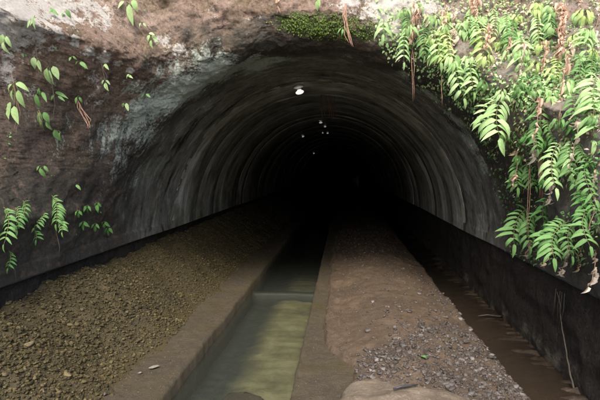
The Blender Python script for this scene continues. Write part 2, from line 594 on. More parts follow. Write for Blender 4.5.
MASKS = {
    'pale': patch([(15, 8, .55, 1.0), (55, 5, .4, .95), (95, 12, .35, .8), (75, 42, .09, .9), (60, 35, .09, .8), (90, 52, .10, .95), (105, 58, .10, .95), (118, 63, .08, .9), (130, 70, .08, .85),
                   (165, 42, .18, .8), (178, 50, .14, .8), (5, 70, .2, .7), (30, 92, .12, .6), (95, 80, .2, .62), (100, 100, .2, .55), (55, 55, .2, .5),
                   (395, 3, .5, 1.1), (350, 0, .25, .9), (430, 5, .4, .8), (215, 15, .2, .5), (250, 20, .25, .45)]),
    'lichen': patch([(100, 90, .5, .42), (120, 150, .5, .5), (70, 130, .5, .38), (160, 150, .5, .5), (200, 110, .5, .55), (40, 100, .4, .38), (275, 60, .35, .85), (258, 63, .4, 1.15), (238, 66, .42, 1.3), (215, 74, .42, 1.25), (195, 86, .42, 1.2), (172, 97, .42, 1.2), (150, 110, .42, 1.12), (130, 124, .36, .95), (165, 74, .22, .75), (180, 130, .35, .6), (260, 70, .35, .62), (112, 138, .35, .8), (120, 155, .35, .7), (150, 135, .4, .75), (135, 175, .4, .55), (160, 165, .4, .5),
                     (140, 150, .35, .45), (408, 76, .22, .9), (430, 96, .24, .95), (452, 118, .26, 1.0), (470, 142, .26, .95), (482, 165, .24, .85), (405, 100, .2, .5), (355, 60, .3, .45), (300, 62, .3, .4), (480, 180, .2, .5)]),
    'moss': patch([(300, 25, .22, 1.0), (320, 28, .25, 1.0), (345, 32, .22, .9), (365, 36, .2, .85), (285, 20, .15, .8), (90, 210, .3, .35), (60, 250, .4, .35),
                   (425, 75, .4, .65), (460, 90, .4, .6), (480, 130, .35, .7), (500, 180, .35, .7), (520, 215, .4, .7), (440, 45, .5, .6), (500, 60, .5, .5), (560, 100, .5, .5)]),
    'grey': patch([(500, 60, .6, .9), (540, 40, .7, 1), (580, 60, .7, 1), (470, 30, .5, .9), (420, 10, .5, .9), (560, 110, .6, .9), (590, 150, .6, .9), (520, 100, .4, .7)]),
}
N = len(RV)
for name, pts in MASKS.items():
    at = rock_me.attributes.new(name, 'FLOAT', 'POINT')
    val = np.zeros(N, dtype=np.float32)
    P = np.array([tuple(v) for v in RV])
    for c, r, w in pts:
        d = np.linalg.norm(P - np.array(tuple(c)), axis=1)
        val = np.maximum(val, w * np.exp(-(d / r) ** 2))
    at.data.foreach_set('value', val)
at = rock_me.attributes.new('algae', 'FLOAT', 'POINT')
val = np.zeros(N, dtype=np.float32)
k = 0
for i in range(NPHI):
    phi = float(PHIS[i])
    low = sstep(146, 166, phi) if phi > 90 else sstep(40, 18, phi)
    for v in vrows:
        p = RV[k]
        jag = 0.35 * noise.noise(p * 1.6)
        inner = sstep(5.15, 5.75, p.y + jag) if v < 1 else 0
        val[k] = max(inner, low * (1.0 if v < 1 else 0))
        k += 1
for c_, r_, w_ in patch([(215, 44, .16, 1), (240, 38, .16, 1), (188, 33, .12, .9), (205, 30, .1, .8), (148, 66, .12, .9), (160, 68, .1, .9), (120, 75, .15, .6), (262, 44, .12, .8), (60, 120, .4, .6), (100, 140, .4, .7), (20, 140, .4, .6)]):
    P_ = np.linalg.norm(P - np.array(tuple(c_)), axis=1)
    val = np.maximum(val, w_ * np.exp(-(P_ / r_) ** 2)).astype(np.float32)
at.data.foreach_set('value', val)
at = rock_me.attributes.new('liner', 'FLOAT', 'POINT')
val = np.zeros(N, dtype=np.float32)
auv = []
k = 0
for i in range(NPHI):
    a = R_(float(PHIS[i]))
    low = sstep(0.30, 0.0, min(a, math.pi - a))
    for v in vrows:
        p = RV[k]
        val[k] = sstep(5.7, 6.9, p.y + 0.5 * fbm(p, 3, 1.3)) if v < 1 else 0
        val[k] = max(val[k], 0.15 * low * (1 if v < 1 else 0))
        auv.append((RAD * a, p.y))
        k += 1
at.data.foreach_set('value', val)
ul = rock_me.uv_layers.new(name='arc')
li = np.empty(len(rock_me.loops), dtype=np.int32)
rock_me.loops.foreach_get('vertex_index', li)
ul.data.foreach_set('uv', np.array(auv, dtype=np.float32)[li].ravel())
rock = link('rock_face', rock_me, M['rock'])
tag(rock, kind='structure')

# ------------------------------------------------------------------ tunnel lining: one part per ring, two side walls, end wall
tunnel = empty('tunnel', (CX, Y_RING, 0))
tag(tunnel, 'dark arched tunnel lined with stained concrete rings running into the hill', 'tunnel')
NA = 72


def ring_mesh(w, dr, seed):
    prof = [(0.0, 0.22), (0.0, dr + 0.006), (0.012, dr), (w * .35, dr - 0.005), (w * .7, dr + 0.003), (w - 0.015, dr + 0.003), (w - 0.004, dr + 0.010), (w - 0.004, 0.22), (0.0, 0.22)]
    V, uv = [], []
    for i in range(NA + 1):
        a = math.pi * i / NA
        for (y, d) in prof:
            r = RAD + d + 0.012 * noise.noise(Vector((i * 0.25, y * 2, seed * 7.3)))
            V.append((r * math.cos(a), y, SPR + r * math.sin(a)))
            uv.append((RAD * a, y + seed * 1.37))
    me = mesh('lining_ring', V, grid_faces(NA + 1, len(prof)))
    ul = me.uv_layers.new(name='arc')
    for lp in me.loops:
        ul.data[lp.index].uv = uv[lp.vertex_index]
    me.materials.append(M['lining'])
    return me


y = Y_RING
kk = 0
rr = random.Random(3)
while y < Y_END:
    w = rr.choice([0.8, 1.3, 1.8, 2.3]) * (1 if y < 25 else 2)
    dr = rr.uniform(-0.022, 0.016)
    if kk == 0: dr = -0.018
    o = bpy.data.objects.new('lining_ring', ring_mesh(w, dr, kk))
    COL.objects.link(o)
    o.parent = tunnel
    o.location = (0, y - Y_RING, 0)
    y += w
    kk += 1

for s in (-1, 1):
    xw = s * (RAD + WALL)
    ys = np.concatenate([np.arange(-6, 12, 0.06), np.arange(12, Y_END, 0.5)])
    zs = np.linspace(-0.56, SPR - 0.015, 22)
    V = []
    for yy in ys:
        for z in zs:
            n = fbm((xw * 3, yy, z), 4, 2.5) * 0.04 + fbm((xw, yy, z), 4, 9) * 0.02
            # coursed masonry: joints recessed a little
            cz = (z + 0.56) / 0.22
            j = -0.012 if abs(cz - round(cz)) < 0.1 else 0
            V.append((xw - s * (n + j), yy - Y_RING, z))
        V.append((s * (RAD + 0.018), yy - Y_RING, SPR - 0.008))
        V.append((s * (RAD + 0.45), yy - Y_RING, SPR + 0.0))
    o = link('side_wall', mesh('side_wall', V, grid_faces(len(ys), len(zs) + 2)), M['side'], tunnel)
V = [(-3, 0, -0.6), (3, 0, -0.6), (3, 0, 4), (-3, 0, 4)]
o = link('end_wall', mesh('end_wall', V, [(0, 1, 2, 3)]), M['side'], tunnel)
o.location = (0, Y_END - Y_RING - 0.3, 0)

# ------------------------------------------------------------------ tunnel floor: two berms, channel, ditch
XL, XR = -1.41, -0.41                     # channel sides
ysf = np.concatenate([np.arange(1.0, 2.4, 0.1), np.arange(2.4, 9, 0.04), np.arange(9, 20, 0.15), np.arange(20, Y_END, 1.0)])


def strip(name, xs, fn, mat, ys=ysf):
    V = []
    for yy in ys:
        for x in xs:
            V.append(fn(x, yy))
    return link(name, mesh(name, V, grid_faces(len(ys), len(xs))), mat)


def berm_fn(edge, sgn):
    def f(x, yy):
        if abs(x - edge) < 1e-6:
            e = 0.012 * fbm((0, yy, edge), 4, 2.5) + 0.006 * fbm((1, yy, edge), 3, 14)
            return (edge + e, yy, -0.018)
        n = 0.02 * fbm((x, yy, 0), 4, 1.3) + 0.006 * fbm((x, yy, 5), 3, 9)
        return (x, yy, n)
    return f


def make_berm(name, edge, far, mat):
    s = 1 if far > edge else -1
    xs = [edge + s * 0.022] + list(edge + s * np.linspace(0.05, abs(far - edge), 26))
    V = []
    for yy in ysf:
        e = 0.009 * fbm((0, yy, edge), 4, 2.5) + 0.005 * fbm((1, yy, edge), 4, 9)
        V += [(edge + e, yy, -0.56), (edge + e, yy, -0.022)]
        for x in xs:
            n = 0.018 * fbm((x, yy, 0), 4, 1.3) + 0.005 * fbm((x, yy, 5), 3, 9)
            V.append((x + (e if x == xs[0] else 0), yy, n - 0.004))
        V.append((far, yy, -0.56))
    fc = grid_faces(len(ysf), len(xs) + 3)
    return tag(link(name, mesh(name, V, fc), mat), kind='structure')


make_berm('channel_kerb', XL, -2.96, M['berm'])
make_berm('channel_kerb', XR, 1.42, M['berm'])


def bed_z(x, yy):
    t = (x - XL) / (XR - XL)
    z = -0.30 + 0.03 * fbm((x, yy * 0.5, 2), 4, 1.6) - 0.06 * sstep(0.55, 0.1, t) + 0.006 * math.sin(yy * 34 + 3 * fbm((x, yy, 9), 2, 2))
    return z


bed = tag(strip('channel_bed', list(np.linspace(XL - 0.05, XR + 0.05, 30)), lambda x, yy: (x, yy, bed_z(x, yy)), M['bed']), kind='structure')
at = bed.data.attributes.new('bed_tone', 'FLOAT', 'POINT')  # bed colour: darker on the left, at the right edge and farther in
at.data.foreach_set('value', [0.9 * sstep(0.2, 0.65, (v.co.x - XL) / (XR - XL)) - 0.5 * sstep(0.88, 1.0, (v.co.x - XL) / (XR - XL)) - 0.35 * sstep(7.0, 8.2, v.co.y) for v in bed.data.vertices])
V = []
tag(strip('channel_water', [XL - 0.04, -0.85, XR + 0.04], lambda x, yy: (x, yy, -0.115), M['water'],
          np.arange(1.0, Y_END, 2.0)), kind='structure')


def ditch_z(x, yy):
    t = (x - 1.40) / (2.06 - 1.40)
    z = -0.135 + 0.02 * fbm((x, yy, 4), 4, 1.5) + 0.04 * sstep(0.35, 1.0, t)
    z += 0.03 * sstep(0.1, 0.7, t) * math.sin(yy * 44 + x * 6 + 5.0 * fbm((x * .6, yy, 3), 3, 1.4)) * (0.7 + 0.9 * fbm((x, yy, 1), 3, 2.5)) + 0.012 * fbm((x, yy, 6), 4, 6)
    return z


tag(strip('ditch_bed', list(np.linspace(1.10, 2.10, 34)), lambda x, yy: (x, yy, ditch_z(x, yy)), M['wet']), kind='structure')
tag(strip('ditch_water', [1.2, 1.6, 2.10], lambda x, yy: (x, yy, -0.098), M['ditch_water'], np.arange(1.0, Y_END, 2.0)), kind='structure')


# banks of gravel and mud
def hl(x, yy):
    t = (-1.87 - x + 0.10 * fbm((0, yy, 0), 3, 1.1)) / 1.0
    h = 0.66 * sstep(-0.05, 1.05, t) ** 0.85 if t > -0.05 else 0
    h *= 0.9 + 0.1 * sstep(2, 6, yy)
    return h + (0.05 * fbm((x, yy, 3), 4, 1.6) + 0.02 * fbm((x, yy, 8), 3, 6)) * sstep(-0.05, 0.3, t) - 0.03 * (1 - sstep(-0.12, 0.02, t))


def hr(x, yy):
    xe = -0.20 + 0.06 * fbm((4, yy, 0), 3, 0.9) + 0.02 * fbm((4, yy, 3), 3, 6) + 0.30 * sstep(4.9, 4.1, yy)
    fr_ = sstep(0.35, 0.95, x)
    front = sstep(3.3, 4.1, yy + 0.25 * fbm((x, yy, 6), 2, 1.5)) * (1 - fr_) + sstep(2.2, 3.2, yy) * fr_
    lip = sstep(xe, xe + 0.03, x) * 0.055
    dome = 0.13 * sstep(xe, 0.55, x) * sstep(1.50 + 0.08 * fbm((7, yy, 0), 3, 1.5), 0.85, x)
    h = lip * front + dome * (0.35 + 0.65 * front)
    h += (0.03 * fbm((x, yy, 1), 4, 1.8) + 0.016 * fbm((x, yy, 7), 4, 8)) * sstep(xe, xe + 0.1, x)
    h -= 0.03 * (1 - sstep(xe - 0.02, xe + 0.012, x)) + 0.25 * sstep(1.38, 1.52, x)
    return h


tag(strip('gravel_bank', list(np.linspace(-2.98, -1.72, 44)), lambda x, yy: (x, yy, hl(x, yy)), M['bank']), kind='structure')
tag(strip('mud_bank', list(np.linspace(-0.34, 0.1, 34)) + list(np.linspace(0.1, 1.56, 48)[1:]), lambda x, yy: (x, yy, hr(x, yy)), M['mud']), kind='structure')


# ------------------------------------------------------------------ gravel
def ico(sub):
    bm = bmesh.new()
    bmesh.ops.create_icosphere(bm, subdivisions=sub, radius=1)
    V = np.array([v.co[:] for v in bm.verts])
    Fc = np.array([[v.index for v in f.verts] for f in bm.faces])
    bm.free()
    return V, Fc


ICO1, ICO2 = ico(1), ico(2)


def stone_shapes(base, n, seed):
    r = np.random.default_rng(seed)
    out = []
    for k in range(n):
        V = base[0].copy()
        # cut by random planes: angular pebbles
        for _ in range(10):
            d = r.normal(size=3); d /= np.linalg.norm(d)
            lim = r.uniform(0.42, 0.8)
            s = V @ d
            V = V - np.outer(np.maximum(s - lim, 0), d)
        V *= r.uniform(0.75, 1.25, size=3) * np.array([1.1, 0.9, 0.62])
        out.append(V)
    return out


SH1, SH2 = stone_shapes(ICO1, 24, 1), stone_shapes(ICO2, 24, 2)


def scatter(name, pts, mat):
    """pts: (x, y, z, size, near)"""
    Vs, Fs, off = [], [], 0
    for (x, yy, z, s, near) in pts:
        base, sh = (ICO2, SH2) if near else (ICO1, SH1)
        V = sh[random.randrange(24)]
        a, b = random.uniform(0, 6.28), random.gauss(0, 0.35)
        ca, sa, cb, sb = math.cos(a), math.sin(a), math.cos(b), math.sin(b)
        Rm = np.array([[ca, -sa * cb, sa * sb], [sa, ca * cb, -ca * sb], [0, sb, cb]])
        Vs.append((V * s) @ Rm.T + np.array([x, yy, z]))
        Fs.append(base[1] + off)
        off += len(V)
    me = mesh_np(name, np.concatenate(Vs), np.concatenate(Fs), False)
    me.materials.append(mat)
    o = bpy.data.objects.new(name, me)
    COL.objects.link(o)
    return o


pts = []
for k in range(80000):
    yy = 2.0 + 18 * random.random() ** 2.0
    x = random.uniform(-2.95, -1.78)
    if -1.87 - x + 0.10 * fbm((0, yy, 0), 3, 1.1) < random.uniform(-0.06, 0.1): continue
    if noise.noise(Vector((x * 2.2, yy * 2.2, 4))) + 0.5 * noise.noise(Vector((x * 7, yy * 7, 1))) < random.uniform(-.75, -.1): continue
    s = random.lognormvariate(math.log(0.0074), 0.58) * (1 + 0.02 * yy)
    s = min(s, 0.026)
    pts.append((x, yy, hl(x, yy) + s * 0.25, s, yy < 5.5 and s > 0.013))
tag(scatter('gravel', pts, M['gravel_l']), 'olive brown muddy gravel heaped along the left tunnel wall', 'gravel', kind='stuff')

pts = []
k = 0
while k < 24000:
    yy = 2.4 + 7 * random.random() ** 1.8
    x = random.uniform(-0.1, 1.5)
    edge = 0.25 + 0.25 * fbm((x, yy, 2), 3, 1.2)
    dens = sstep(5.6, 4.2, yy + 0.7 * fbm((x, yy, 1), 3, 1.5)) * sstep(0.0 + edge, 0.25 + edge, x + 0.25 * sstep(4.6, 4.2, yy))
    dens = max(dens, 0.35 * sstep(0.75, 1.25, x) * sstep(9, 5, yy), 0.05 * sstep(0.1, 0.4, x))
    k += 1
    if random.random() > dens or x > 1.47: continue
    if x < 0.72 and yy < 3.62: continue
    s = min(random.lognormvariate(math.log(0.0092), 0.6), 0.032)
    pts.append((x, yy, hr(x, yy) + s * 0.2, s, s > 0.012))
tag(scatter('gravel', pts, M['gravel_r']), 'grey purple wet gravel strewn over the brown mud bank', 'gravel', kind='stuff')


pts = []
for k in range(9000):
    yy = 2.6 + 11 * random.random() ** 1.7
    x = random.uniform(-0.2, 1.45)
    if noise.noise(Vector((x * 2, yy * 2, 0))) + random.uniform(-.4, .4) < 0.0: continue
    s = min(random.lognormvariate(math.log(0.006), 0.5), 0.016) * (1 + 0.04 * yy)
    z = hr(x, yy)
    if z < 0.012: continue
    pts.append((x, yy, z + s * 0.1, s, False))
for k in range(3500):
    yy = 2.6 + 8 * random.random() ** 1.7
    x = random.choice((random.uniform(-1.95, -1.45), random.uniform(-.36, 0.1)))
    s = min(random.lognormvariate(math.log(0.0045), 0.5), 0.012)
    pts.append((x, yy, max(0.018 * fbm((x, yy, 0), 4, 1.3) + 0.005 * fbm((x, yy, 5), 3, 9) - .004, hr(x, yy) if x > -.34 else -1, hl(x, yy) if x < -1.72 else -1) + s * .15, s, False))
tag(scatter('mud_grit', pts, M['grit']), 'brown grit and crumbs scattered over the muddy bank and kerbs', 'grit', kind='stuff')


def make_tree(fn, x0, x1):
    xs = np.linspace(x0, x1, 60)
    ys_ = np.linspace(0, 14, 300)
    V = [Vector((x, yy, fn(x, yy))) for x in xs for yy in ys_]
    return BVHTree.FromPolygons(V, grid_faces(60, 300))


T_L = make_tree(hl, -2.98, -1.72)
T_R = make_tree(hr, -0.34, 1.56)
T_B = make_tree(lambda x, yy: 0.0, -2.9, 1.4)
T_D = make_tree(ditch_z, 1.1, 2.1)


def stone(px, py, size, tree, mat, label, flat=0.7, seed=0):
    loc, nor = hit(px, py, tree)
    if loc is None: return
    V = stone_shapes(ico(3), 1, 100 + seed)[0].copy()
    for i in range(len(V)):
        V[i] *= 1 + 0.10 * noise.noise(Vector(V[i]) * 1.7 + Vector((seed, 0, 0))) + 0.03 * noise.noise(Vector(V[i]) * 6)
    V = V * np.array([size, size * 0.85, size * flat])
    me = mesh_np('stone', V, ico(3)[1], True)
    me.materials.append(mat)
    o = bpy.data.objects.new('stone', me)
    COL.objects.link(o)
    o.location = loc + Vector((0, 0, size * flat * 0.22))
    o.rotation_euler = (0, 0, seed * 1.3)
    return tag(o, label, 'stone', 'loose stones on the banks')


stone(28, 345, .048, T_L, M['buff_stone'], 'rounded buff stone on the left gravel bank near the picture edge', .75, 1)
stone(66, 375, .055, T_L, M['buff_stone'], 'flat buff stone half sunk low on the left gravel bank', .5, 2)
stone(155, 367, .045, T_B, M['pale_stone'], 'elongated white stone on the left kerb beside the gravel toe', .5, 3)
stone(147, 361, .022, T_L, M['pale_stone'], 'small white pebble just left of the elongated white stone', .7, 4)
stone(140, 373, .022, T_B, M['pale_stone'], 'pale pebble at the gravel toe below the elongated white stone', .7, 5)
stone(106, 394, .030, T_L, M['gravel_r'], 'blue grey pebble at the foot of the left gravel bank', .8, 6)
stone(70, 325, .045, T_L, M['gravel_l'], 'dark olive cobble midway up the left gravel bank', .5, 7)
stone(138, 308, .05, T_L, M['gravel_l'], 'olive cobble near the middle of the left gravel bank', .6, 8)
stone(516, 377, .035, T_R, M['pale_stone'], 'pale stone at the right edge of the grey gravel', .8, 9)
stone(395, 372, .03, T_R, M['gravel_r'], 'grey pebble on mud just behind the muddy sack', .8, 10)
stone(243, 406, .27, make_tree(bed_z, XL, XR), M['mud'], 'rounded brown stone lying under water in the channel foreground', .4, 11)
stone(551, 345, .075, T_D, M['pale_stone'], 'buff stone against the foot of the right wall, near stained ledge', .55, 12)
stone(541, 334, .05, T_D, M['pale_stone'], 'small buff stone next behind the one at the right wall foot', .6, 13)
stone(500, 301, .06, T_D, M['buff_stone'], 'dull stone far along the foot of the right wall', .6, 14)

# ------------------------------------------------------------------ plants
LEAF = {}


def leaf_mesh(name, shape, curl, fold, mat, ns=7, wave=0.0):
    """unit leaf along +X, half width 0.5, upper side +Z"""
    V, Fc = [], []
    for i in range(ns + 1):
        t = i / ns
        w = max(0.012, shape(t)) * 0.5
        a = curl * t
        # arc of length 1 bending down
        x = math.sin(a) / curl if abs(curl) > 1e-4 else t
        z = -(1 - math.cos(a)) / curl if abs(curl) > 1e-4 else 0
        wv = wave * math.sin(t * 17 + curl * 5)
        for q, sgn in enumerate((-1, 0, 1)):
            V.append((x, sgn * w, z + (0.4 * fold * w if sgn else 0) + wv * (0.6 if sgn < 0 else (-0.5 if sgn > 0 else 0.1))))
    for i in range(ns):
        for q in range(2):
            a = i * 3 + q
            Fc.append((a, a + 3, a + 4, a + 1))
    me = mesh(name, V, Fc)
    me.materials.append(mat)
    return me


lance = lambda t: min(1, (t * 9) ** 0.6) * (1 - max(0, (t - 0.42) / 0.58) ** 1.9) * (0.88 + 0.12 * math.sin(t * 3.1))
ovate = lambda t: (math.sin(math.pi * min(1, t * 1.02) ** 0.72) ** 0.85) if t < 0.98 else 0.02


def leaf_set(mat):
    if mat in LEAF: return LEAF[mat]
    d = {'lance': [leaf_mesh('leaflet', lance, c, f, M[mat]) for c, f in ((0.7, .35), (1.2, .25), (1.5, .3), (1.9, .2))],
         'ovate': [leaf_mesh('leaf', ovate, c, f, M[mat]) for c, f in ((0.4, .3), (0.9, .2), (1.2, .35))]}
    LEAF[mat] = d
    return d


DEAD = {m: [leaf_mesh('dead_leaf', lance, c, f, M[m], 9, wv) for c, f, wv in ((1.5, 1.6, .05), (2.2, 1.2, .07), (2.8, 2.0, .08), (0.8, 2.2, .06))] for m in ('dead', 'dead_pale')}


def frame(d, up):
    x = d.normalized()
    z = (up - x * up.dot(x))
    if z.length < 1e-4: z = Vector((0, -1, 0.1)) - x * Vector((0, -1, 0.1)).dot(x)
    z.normalize()
    y = z.cross(x)
    return Matrix(((x.x, y.x, z.x), (x.y, y.y, z.y), (x.z, y.z, z.z)))


def put_leaf(me, name, parent, loc, d, up, ln, wd):
    o = bpy.data.objects.new(name, me)
    COL.objects.link(o)
    o.parent = parent
    m3 = frame(d, up)
    o.matrix_basis = Matrix.LocRotScale(loc, m3.to_quaternion(), Vector((ln, wd, ln)))
    return o


def tube_child(name, pts, rad, mat, parent, seg=4):
    V, Fc = tube(pts, rad, seg)
    return link(name, mesh(name, V, Fc), mat, parent)


DOWN = Vector((0, 0, -1))


def anchor(px, py, depth_off=0.0):
    loc, nor = hit(px, py)
    return loc, nor


def px_m(loc):                              # metres per photo pixel at a place
    return (cam_mat.inverted() @ loc).z * -1 / F


def point_at(px, py, y):
    d = ray(px, py)
    return CAM + d * ((y - CAM.y) / d.y)


def fern(specs, label, mat='leaf_b', group='ferns on the rock', name='fern'):
    """specs: list of fronds (base px, base py, tip px, tip py, pairs, leaflet length px, stand off m)"""
    b0, n0 = hit(specs[0][0], specs[0][1])
    if b0 is None: return
    root = empty(name, b0)
    tag(root, label, 'fern', group)
    ls = leaf_set(mat)['lance']
    for (bx, by, tx, ty, pairs, lp, so) in specs:
        pairs, lp = int(pairs * 1.35 + .5), lp * random.uniform(.82, .98)
        p0, n = hit(bx, by)
        if p0 is None: continue
        pm = px_m(p0)
        p0 = p0 - n * 0.02
        p2 = point_at(tx, ty, p0.y - so)
        hs, hn = hit(tx, ty)
        if hs is not None and hs.y < p2.y + 0.04: p2 = point_at(tx, ty, hs.y - 0.05)
        span = (p2 - p0).length
        p1 = p0 * 0.62 + p2 * 0.38 + (n + Vector((0, 0, 0.35))) * max(so * 0.6, span * 0.28)
        pts = [p - b0 for p in bez(p0, p1, p2, 12)]
        fr = tube_child('frond', pts, [0.0035 * (1 - 0.6 * i / 11) for i in range(12)], M['stem'], root)
        L = lp * pm
        out = Vector((0, -1, 0.25)).normalized()
        for k in range(pairs):
            t = 0.16 + 0.80 * (k + 0.3) / pairs
            f = t * 11
            i = min(int(f), 10)
            p = pts[i].lerp(pts[i + 1], f - i)
            tg = (pts[i + 1] - pts[i]).normalized()
            side = tg.cross(out)
            if side.length < 0.05: side = Vector((1, 0, 0))
            side.normalize()
            nrm = side.cross(tg)
            if nrm.dot(out) < 0: nrm = -nrm
            ln = L * (0.72 + 0.5 * math.sin(math.pi * min(1, 0.25 + 0.75 * (1 - k / pairs)))) * random.uniform(0.85, 1.12)
            for sg in (-1, 1):
                d = side * sg * random.uniform(0.75, 1.05) + tg * random.uniform(-0.1, 0.3) + DOWN * random.uniform(0.1, 0.6) + out * random.uniform(0.0, 0.5)
                up = (nrm * 0.6 + Vector((0, -0.35, 0.75))) + Vector((random.gauss(0, .15), random.gauss(0, .15), 0))
                put_leaf(random.choice(ls), 'leaflet', fr, p, d, up, ln, ln * random.uniform(0.20, 0.27))
        tg = (pts[-1] - pts[-2]).normalized()
        put_leaf(ls[0], 'leaflet', fr, pts[-1], tg + DOWN * 0.3, out + Vector((random.gauss(0, .3), 0, 0.2)), L * 0.9, L * 0.24)
    return root


def sprig(bx, by, leaves, label, mat='leaf_m', cat='plant', name='leafy_plant', group='broad-leaved plants on the rock', kind='ovate', lean=0.12):
    """leaves: list of (leaf base px, py, tip px, tip py, width ratio)"""
    b0, n0 = hit(bx, by)
    if b0 is None: return
    root = empty(name, b0)
    tag(root, label, cat, group)
    ls = leaf_set(mat)[kind]
    for (ax, ay, tx, ty, wr) in leaves:
        pa = point_at(ax, ay, b0.y - lean * random.uniform(0.4, 1.0))
        ha, hn = hit(ax, ay)
        if ha is not None and (ha - CAM).length < (pa - CAM).length + 0.02:
            pa = CAM + (ha - CAM) * (1 - 0.04 / (ha - CAM).length)
        pt = point_at(tx, ty, pa.y - random.uniform(-0.01, 0.05))
        ht, hn = hit(tx, ty)
        if ht is not None and (ht - CAM).length < (pt - CAM).length + 0.02:
            pt = CAM + (ht - CAM) * (1 - 0.03 / (ht - CAM).length)
        mid = (b0 + pa) / 2 + n0 * 0.03 + Vector((0, 0, 0.015))
        tube_child('stem', [p - b0 for p in bez(b0 - n0 * 0.02, mid, pa, 6)], [0.003, .0028, .0025, .0022, .002, .0018], M['stem'], root)
        d = pt - pa
        ln = d.length * 1.12
        up = Vector((random.gauss(0, .25), -0.8, 0.55))
        put_leaf(random.choice(ls), 'leaf', root, pa - b0, d, up, ln, ln * wr * random.uniform(.55, .8))
    return root


def auto_sprig(bx, by, n, lp, label, mat, spread=1.0, **kw):
    lv = []
    for k in range(n):
        a = random.uniform(-1.25, 1.25) * spread
        r = lp * random.uniform(0.15, 0.75)
        ax, ay = bx + math.sin(a) * r, by + abs(math.cos(a)) * r * 0.5 + random.uniform(-0.3, 0.5) * lp
        a2 = a * 0.5 + random.gauss(0, .3)
        l = lp * random.uniform(0.7, 1.15)
        lv.append((ax, ay, ax + math.sin(a2) * l, ay + math.cos(a2) * l, random.uniform(0.34, 0.58) * (0.75 if kw.get('kind') == 'lance' else 1)))
    return sprig(bx, by, lv, label, mat, **kw)


def dead_frond(bx, by, tx, ty, n, lp, label, mat='dead', so=0.12, name='dead_frond', group='withered fronds hanging from the rock'):
    p0, nn = hit(bx, by)
    if p0 is None: return
    root = empty(name, p0)
    tag(root, label, 'dead frond', group)
    pm = px_m(p0)
    p2 = point_at(tx, ty, p0.y - so)
    hs, hn = hit(tx, ty)
    if hs is not None and hs.y < p2.y + 0.03: p2 = point_at(tx, ty, hs.y - 0.04)
    p1 = Vector((p0.x * .8 + p2.x * .2, min(p0.y, p2.y) - 0.03, p0.z))
    pts = [p - p0 for p in bez(p0 - nn * 0.02, p1, p2, 10)]
    pts = [p + Vector((random.gauss(0, .006), 0, 0)) for p in pts]
    tube_child('stalk', pts, 0.003, M['root'], root)
    for k in range(int(n * 2.2)):
        t = random.uniform(0.15, 1.0)
        i = min(int(t * 9), 8)
        p = pts[i].lerp(pts[i + 1], t * 9 - i)
        d = Vector((random.gauss(0, .45), random.gauss(-0.2, .3), -1))
        l = lp * pm * random.uniform(0.4, 0.95)
        put_leaf(random.choice(DEAD[mat]), 'dead_leaf', root, p, d, Vector((random.gauss(0, 1), -1, 0.3)), min(l, .10), min(l, .10) * random.uniform(0.15, 0.34))
    return root


def hanging_root(path, rad, label, mat='root', so=0.05, strands=1, name='hanging_root', spread=2.0):
    p0, nn = hit(*path[0])
    if p0 is None: return
    root = empty(name, p0)
    tag(root, label, 'root', 'roots hanging from the rock')
    for s in range(strands):
        pts = [-nn * 0.02]
        for q, (x, y) in enumerate(path[1:]):
            xx = x + random.uniform(-spread, spread) * (1 if s else 0)
            yy = y + (random.uniform(-6, 3) if s else 0)
            p = point_at(xx, yy, p0.y - so)
            h2, _ = hit(xx, yy)
            if h2 is not None and (h2 - CAM).length < (p - CAM).length + .02:
                p = CAM + (h2 - CAM) * (1 - .025 / (h2 - CAM).length)
            pts.append(p - p0)
        fine = []
        for a, b in zip(pts, pts[1:]):
            for t in (0, .33, .66):
                fine.append(a.lerp(b, t) + Vector((random.gauss(0, .004), random.gauss(0, .003), 0)))
        fine.append(pts[-1])
        n = len(fine)
        tube_child('strand', fine, [rad * (1 - 0.6 * i / n) for i in range(n)], M[mat], root)
    return root


ORD = ['first', 'second', 'third', 'fourth', 'fifth', 'sixth', 'seventh', 'eighth', 'ninth', 'tenth', 'eleventh', 'twelfth', 'thirteenth', 'fourteenth']

# ---- ferns right of the mouth, named one by one
G1 = 'ferns hanging right of the tunnel mouth'
fern([(506, 90, 500, 138, 6, 25, .30), (498, 96, 482, 128, 5, 15, .2)], 'large bright ladder fern hanging alone at the arch edge, right of the mouth', 'leaf_b', G1)
fern([(384, 18, 383, 34, 2, 15, .14)], 'small pale fern sprig with five leaflets, leftmost of the right-hand plants', 'leaf_b', G1)
fern([(452, 50, 464, 98, 6, 15, .22), (470, 58, 474, 92, 5, 13, .15)], 'bright drooping fern over the arch edge, left of the large ladder fern', 'leaf_b', G1)
fern([(428, 22, 441, 62, 5, 14, .2)], 'hanging fern under the tan withered fronds near the crown', 'leaf_b', G1)
fern([(598, 78, 594, 140, 8, 21, .35)], 'pale green fern cut by the right picture edge at mid height', 'leaf_b', G1)
fern([(563, 138, 556, 188, 8, 17, .30), (572, 136, 578, 178, 7, 13, .2)], 'full green fern pointing down beside the brown roots, right', 'leaf_b', G1)
fern([(530, 206, 514, 244, 7, 16, .22), (536, 210, 530, 246, 6, 12, .15)], 'dark green fern at the bottom left of the right-hand plants above the ledge', 'leaf_m', G1)
fern([(572, 220, 554, 258, 8, 16, .28), (566, 222, 540, 246, 7, 12, .22), (576, 222, 572, 256, 7, 12, .2)], 'broad dark green fern spreading just above the ledge, right', 'leaf_m', G1)
fern([(592, 208, 590, 246, 7, 14, .25)], 'green fern above the pale hanging dead frond at far right', 'leaf_m', G1)
fern([(588, 158, 596, 200, 7, 14, .2)], 'leafy fern on the right picture edge above the lower ferns', 'leaf_m', G1)
fern([(478, 22, 482, 56, 5, 15, .2)], 'bright fern in the upper row behind the drooping arch-edge fern', 'leaf_y', G1)
fern([(520, 38, 524, 72, 5, 15, .2)], 'bright fern above and right of the large ladder fern', 'leaf_b', G1)
